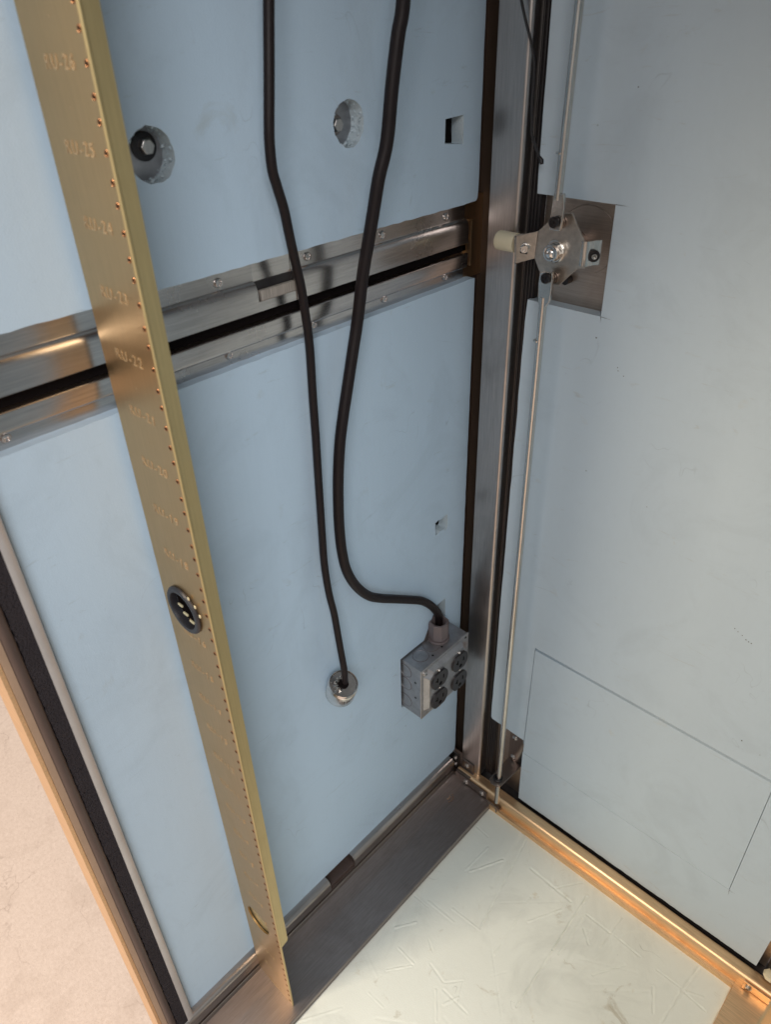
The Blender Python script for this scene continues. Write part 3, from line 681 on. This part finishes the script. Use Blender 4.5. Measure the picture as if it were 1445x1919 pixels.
# ---------------------------------------------------------------- cables
def cable(px, r, name, label, n=8):
    pts = smooth_path([onx(u, v, x) for (u, v, x) in px], n)
    b = MB(); b.tube(pts, r, 18); return tag(b.build(name, M['cable'], origin=pts[-1]), label, 'cable', 'black power cables hanging down the left wall')
thin = [(500, -120, -.492), (503, -40, -.492), (503.5, 40, -.492), (504, 140, -.490), (504, 230, -.490), (505, 270, -.491), (510, 318, -.492), (519, 350, -.494), (532, 393, -.497), (542, 441, -.500), (553, 490, -.503), (563, 533, -.505), (569, 569, -.506), (576, 615, -.507), (581, 661, -.508), (586, 743, -.508), (591, 810, -.508), (596, 890, -.508), (600, 950, -.507), (604, 1010, -.506), (608, 1060, -.505), (616, 1110, -.503), (626, 1150, -.501), (633, 1189, -.499), (639, 1222, -.497), (645, 1255, -.494), (646, 1271, -.493), (647, 1290, -.492)]
cable(thin, .0042, 'thin_cable', 'thinner black cable on the left, running down into the metal can')
thick = [(770, -120, -.470), (760, -50, -.470), (754, 22, -.472), (746, 67, -.474), (735, 160, -.477), (725, 266, -.480), (710, 333, -.484), (700, 395, -.488), (690, 455, -.492), (680, 515, -.496), (670, 600, -.499), (661, 660, -.500), (652, 720, -.500), (643, 780, -.500), (637, 830, -.500), (634, 890, -.500), (634, 940, -.500), (636, 990, -.500), (641, 1035, -.500), (650, 1070, -.500), (667, 1098, -.500), (690, 1116, -.500), (712, 1121, -.501), (740, 1122.5, -.503), (770, 1124, -.505), (790, 1126, -.507), (805, 1133, -.509), (815, 1142, -.510), (822, 1152, -.511), (823, 1168, -.512)]
cable(thick, .0059, 'thick_cable', 'thicker black cable on the right, curving into the gland on the outlet box')
# thin wire over the post
wpx = [(972, -60), (975, -20), (977.5, 0), (986, 40), (996, 79), (1001, 113), (1001, 148), (998, 188), (997, 218), (997, 250), (1002, 268), (1008, 285), (1012, 296)]
pts = smooth_path([ony(u, v, .683) for u, v in wpx], 6)
b = MB(); b.tube(pts, .0014, 8)
b.tube(smooth_path([ony(u, v, .683) for u, v in [(997, 235), (998, 256), (1005, 280), (1010, 292)]], 6), .0010, 8)
wt = b.build('wire_tie', M['rubber'], origin=pts[-1])
tag(wt, 'thin black wire hanging over the edge of the corner post', 'wire')
b = MB(); q0 = ony(1011, 293, .683); q1 = ony(1016, 308, .683); b.tube([q0, q0.lerp(q1, .5)+Vector((0.001, 0, 0)), q1], [.0014, .0024, .0018], 10); b.build('wire_end', M['rubber'], wt, origin=pts[-1])

# metal can at the end of the thin cable
topc = onx(643.5, 1281, -.492); ax = Vector((-.4088, .0945, -1.008)).normalized()
can = thing('knockout_can', topc+ax*.032, 'small shiny metal can hanging on the end of the thin cable, its top torn open', 'can')
b = MB(); b.lathe(topc, ax, [(.0008, .0070), (.0008, .0165), (-.0006, .0172), (-.0008, .0182), (.0004, .0189), (.0020, .0185), (.0032, .0178), (.0042, .0187), (.0060, .0192), (.0290, .0192), (.0320, .0182), (.0322, .002)], 44); b.build('can_body', M['can'], can)
b = MB(); b.lathe(topc, ax, [(-.0001, .0068), (.0005, .0068)], 24); b.build('torn_hole', M['black'], can)
u_ = ax.orthogonal().normalized(); w_ = ax.cross(u_)
b = MB()
toc = (ray(600, 1300)-ray(643, 1281)); toc = (toc-ax*toc.dot(ax)).normalized(); sid = ax.cross(toc)
for k, (a, l, h) in enumerate([(-.9, .006, .003), (-.4, .008, .0045), (.2, .006, .004), (.9, .005, .0025), (1.6, .004, .002)]):
    dd = toc*math.cos(a)+sid*math.sin(a); pp = dd.cross(ax)
    base = topc-ax*.0004+dd*.0062
    b.add([base-pp*.002, base+pp*.002, base+pp*.001+dd*l-ax*h, base-pp*.0012+dd*l*.8-ax*h*1.2, base-pp*.002+ax*.0006, base+pp*.002+ax*.0006, base+pp*.001+dd*l-ax*h+dd*.0006, base-pp*.0012+dd*l*.8-ax*h*1.2+dd*.0006], [(0, 1, 2, 3), (7, 6, 5, 4), (0, 4, 5, 1), (1, 5, 6, 2), (2, 6, 7, 3), (3, 7, 4, 0)])
b.build('torn_metal', M['zinc'], can, flat=True)
# printed marks on the can's side
b = MB(); vw = -(ray(650, 1315).normalized()); vw = (vw-ax*vw.dot(ax)).normalized(); sd = ax.cross(vw)
if sd.dot(Vector(RC[0])) < 0: sd = -sd
def canpt(a, t, rr=.01935): return topc+ax*t+(vw*math.cos(a)+sd*math.sin(a))*rr
for (a, wd, t0, t1) in [(q_[0]+.55, q_[1], q_[2], q_[3]) for q_ in [(-.30, .04, .012, .020), (-.18, .04, .012, .020), (-.05, .09, .012, .020), (.16, .05, .011, .019), (.30, .10, .012, .018), (-.25, .12, .0085, .0092), (.05, .2, .0085, .0090), (-.40, .02, .013, .019)]]:
    b.add([canpt(a-wd/2, t0), canpt(a+wd/2, t0), canpt(a+wd/2+.04, t1), canpt(a-wd/2+.04, t1)], [(0, 1, 2, 3)])
b.build('print', M['ink'], can)

# ---------------------------------------------------------------- outlet box
XF = -.4827; BY0, BY1, BZ0, BZ1 = .5565, .6642, -.8678, -.7694
ob = thing('outlet_box', (XW, (BY0+BY1)/2, BZ0), 'galvanized electrical box with four black outlets set into the left wall foam', 'outlet box')
b = MB(); b.box(-.5335, XF, BY0, BY1, BZ0, BZ1); b.build('box_body', M['box'], ob, bevel=.0012)
b = MB(); b.box(XF+.0001, XF+.0018, BY0-.0008, BY1+.0008, BZ0-.0008, BZ1+.0008)
i = .0085; fo = [(BY0+i, BZ0+i), (BY1-i, BZ0+i), (BY1-i, BZ1-i), (BY0+i, BZ1-i)]; jj = .0045
fi = [(BY0+i+jj, BZ0+i+jj), (BY1-i-jj, BZ0+i+jj), (BY1-i-jj, BZ1-i-jj), (BY0+i+jj, BZ1-i-jj)]
fo = [(BY0+.0035, BZ0+.0035), (BY1-.0035, BZ0+.0035), (BY1-.0035, BZ1-.0035), (BY0+.0035, BZ1-.0035)]
fo = []
c_ = .013; e = .0030
def notched(e, c_):
    y0, y1, z0, z1 = BY0+e, BY1-e, BZ0+e, BZ1-e
    return [(y0, z0+c_), (y0+c_*.7, z0+c_*.7), (y0+c_, z0), (y1-c_, z0), (y1-c_*.7, z0+c_*.7), (y1, z0+c_), (y1, z1-c_), (y1-c_*.7, z1-c_*.7), (y1-c_, z1), (y0+c_, z1), (y0+c_*.7, z1-c_*.7), (y0, z1-c_)]
o1 = notched(.0045, .010); o2 = notched(.0105, .009); XRF = XF+.0085
b.add([(XF+.0018, p[0], p[1]) for p in o1]+[(XRF, p[0], p[1]) for p in o2], [(k, (k+1) % 12, 12+(k+1) % 12, 12+k) for k in range(12)]+[tuple(range(12, 24))])
cv = b.build('box_cover', M['box'], ob, bevel=.0010, bseg=3)
CY = ((BY0+BY1)/2-.0225, (BY0+BY1)/2+.0245); CZ = (-.8015, -.8415)
def outlet(cy, cz):
    b = MB(); rr = .0178; hh = .0150; pr = []
    for k in range(48):
        a = 2*math.pi*k/48; y = rr*math.cos(a); z = max(-hh, min(hh, rr*math.sin(a))); pr.append((y, z))
    b.plate(pr, [], lambda p, d: (.0032-d, p[0], p[1]), .0040)
    o = b.build('outlet', M['outlet'], ob, origin=(0, 0, 0), at=(XRF, cy, cz), bevel=.0007)
    s_ = MB()
    s_.box(.0032, .0034, -.0078, -.0055, -.0015, .0070); s_.box(.0032, .0034, -.0108, -.0057, .0012, .0034)
    s_.box(.0032, .0034, .0055, .0078, -.0010, .0062)
    s_.add([(.00336, .0034*math.cos(a), -.0078+.0038*math.sin(a) if math.sin(a) > 0 else -.0078+.0028*math.sin(a)) for a in [2*math.pi*k/14 for k in range(14)]], [tuple(range(14))])
    so = s_.build('outlet_slots', M['black'], o, origin=(0, 0, 0), at=None); so.location = (0, 0, 0)
    return o
op = outlet(CY[0], CZ[0])
for (y, z) in ((CY[0], CZ[1]), (CY[1], CZ[0]), (CY[1], CZ[1])): dup(op, ob, (XRF, y, z))
s0 = screw_proto(ob, (XRF, CY[0]-.002, -.7820), (1, 0, 0), .0024, 'cover_screw', 'bolt', False)
for (y, z) in ((CY[0], -.8188), (CY[0], -.8575), (CY[1]-.002, -.7820), (CY[1], -.8188), (CY[1], -.8560)): dup(s0, ob, (XRF, y, z))
s1 = screw_proto(ob, (XF+.0019, BY0+.0070, BZ1-.0078), (1, 0, 0), .0034, 'corner_screw', 'bolt')
# knock-outs
def ring(o, d, r): 
    b = MB(); b.lathe(o, d, [(0, r), (.0005, r+.0001), (.0005, r-.0006), (0, r-.0007)], 30); return b
b = MB()
for z in (-.7870, -.8130, -.8480): b.lathe((-.5120, BY0, z), (0, -1, 0), [(0, .0115), (.0004, .0114), (.0004, .0108), (0, .0107)], 28, closed=True)
for (x, y) in ((-.503, .580), (-.505, .606)): b.lathe((x, y, BZ1), (0, 0, 1), [(0, .0115), (.0004, .0114), (.0004, .0108), (0, .0107)], 28, closed=True)
for z in (-.7870, -.8130, -.8480): b.lathe((-.5120, BY0, z), (0, -1, 0), [(0, .0122), (.0003, .0121), (.0003, .0116), (0, .0115)], 28, mi=1, closed=True)
for (x, y) in ((-.503, .580), (-.505, .606)): b.lathe((x, y, BZ1), (0, 0, 1), [(0, .0122), (.0003, .0121), (.0003, .0117), (0, .0115)], 28, mi=1, closed=True)
b.build('knockout', [M['box'], M['gland']], ob)
b = MB()
for z in (-.7990, -.8300): b.lathe((-.4925, BY0-.0002, z), (0, -1, 0), [(0, .0017), (.0001, .0015)], 10)
for (x, y) in ((-.4905, .5925), (-.4920, .6150)): b.lathe((x, y, BZ1+.0002), (0, 0, 1), [(0, .0017), (.0001, .0015)], 10)
b.lathe((XF+.0019, BY1-.0065, BZ1-.0050), (1, 0, 0), [(0, .0022), (.0001, .002)], 10)
b.build('screw_hole', M['black'], ob)
# cable gland
GX, GY = -.5080, .6265
b = MB()
b.lathe((GX, GY, BZ1), (0, 0, 1), [(0, .0165), (.0038, .0165), (.0042, .0150)], 28)
b.lathe((GX, GY, BZ1), (0, 0, 1), [(.0042, .0140), (.0065, .0140)], 28)
b.lathe((GX, GY, BZ1), (0, 0, 1), [(.0065, .0152), (.0080, .0158), (.0300, .0158), (.0330, .0148), (.0335, .0125), (.0330, .0108), (.0240, .0100), (.0200, .0100)], 8, ph=.2)
b.build('cable_gland', M['gland'], ob, bevel=.0004, angle=30)
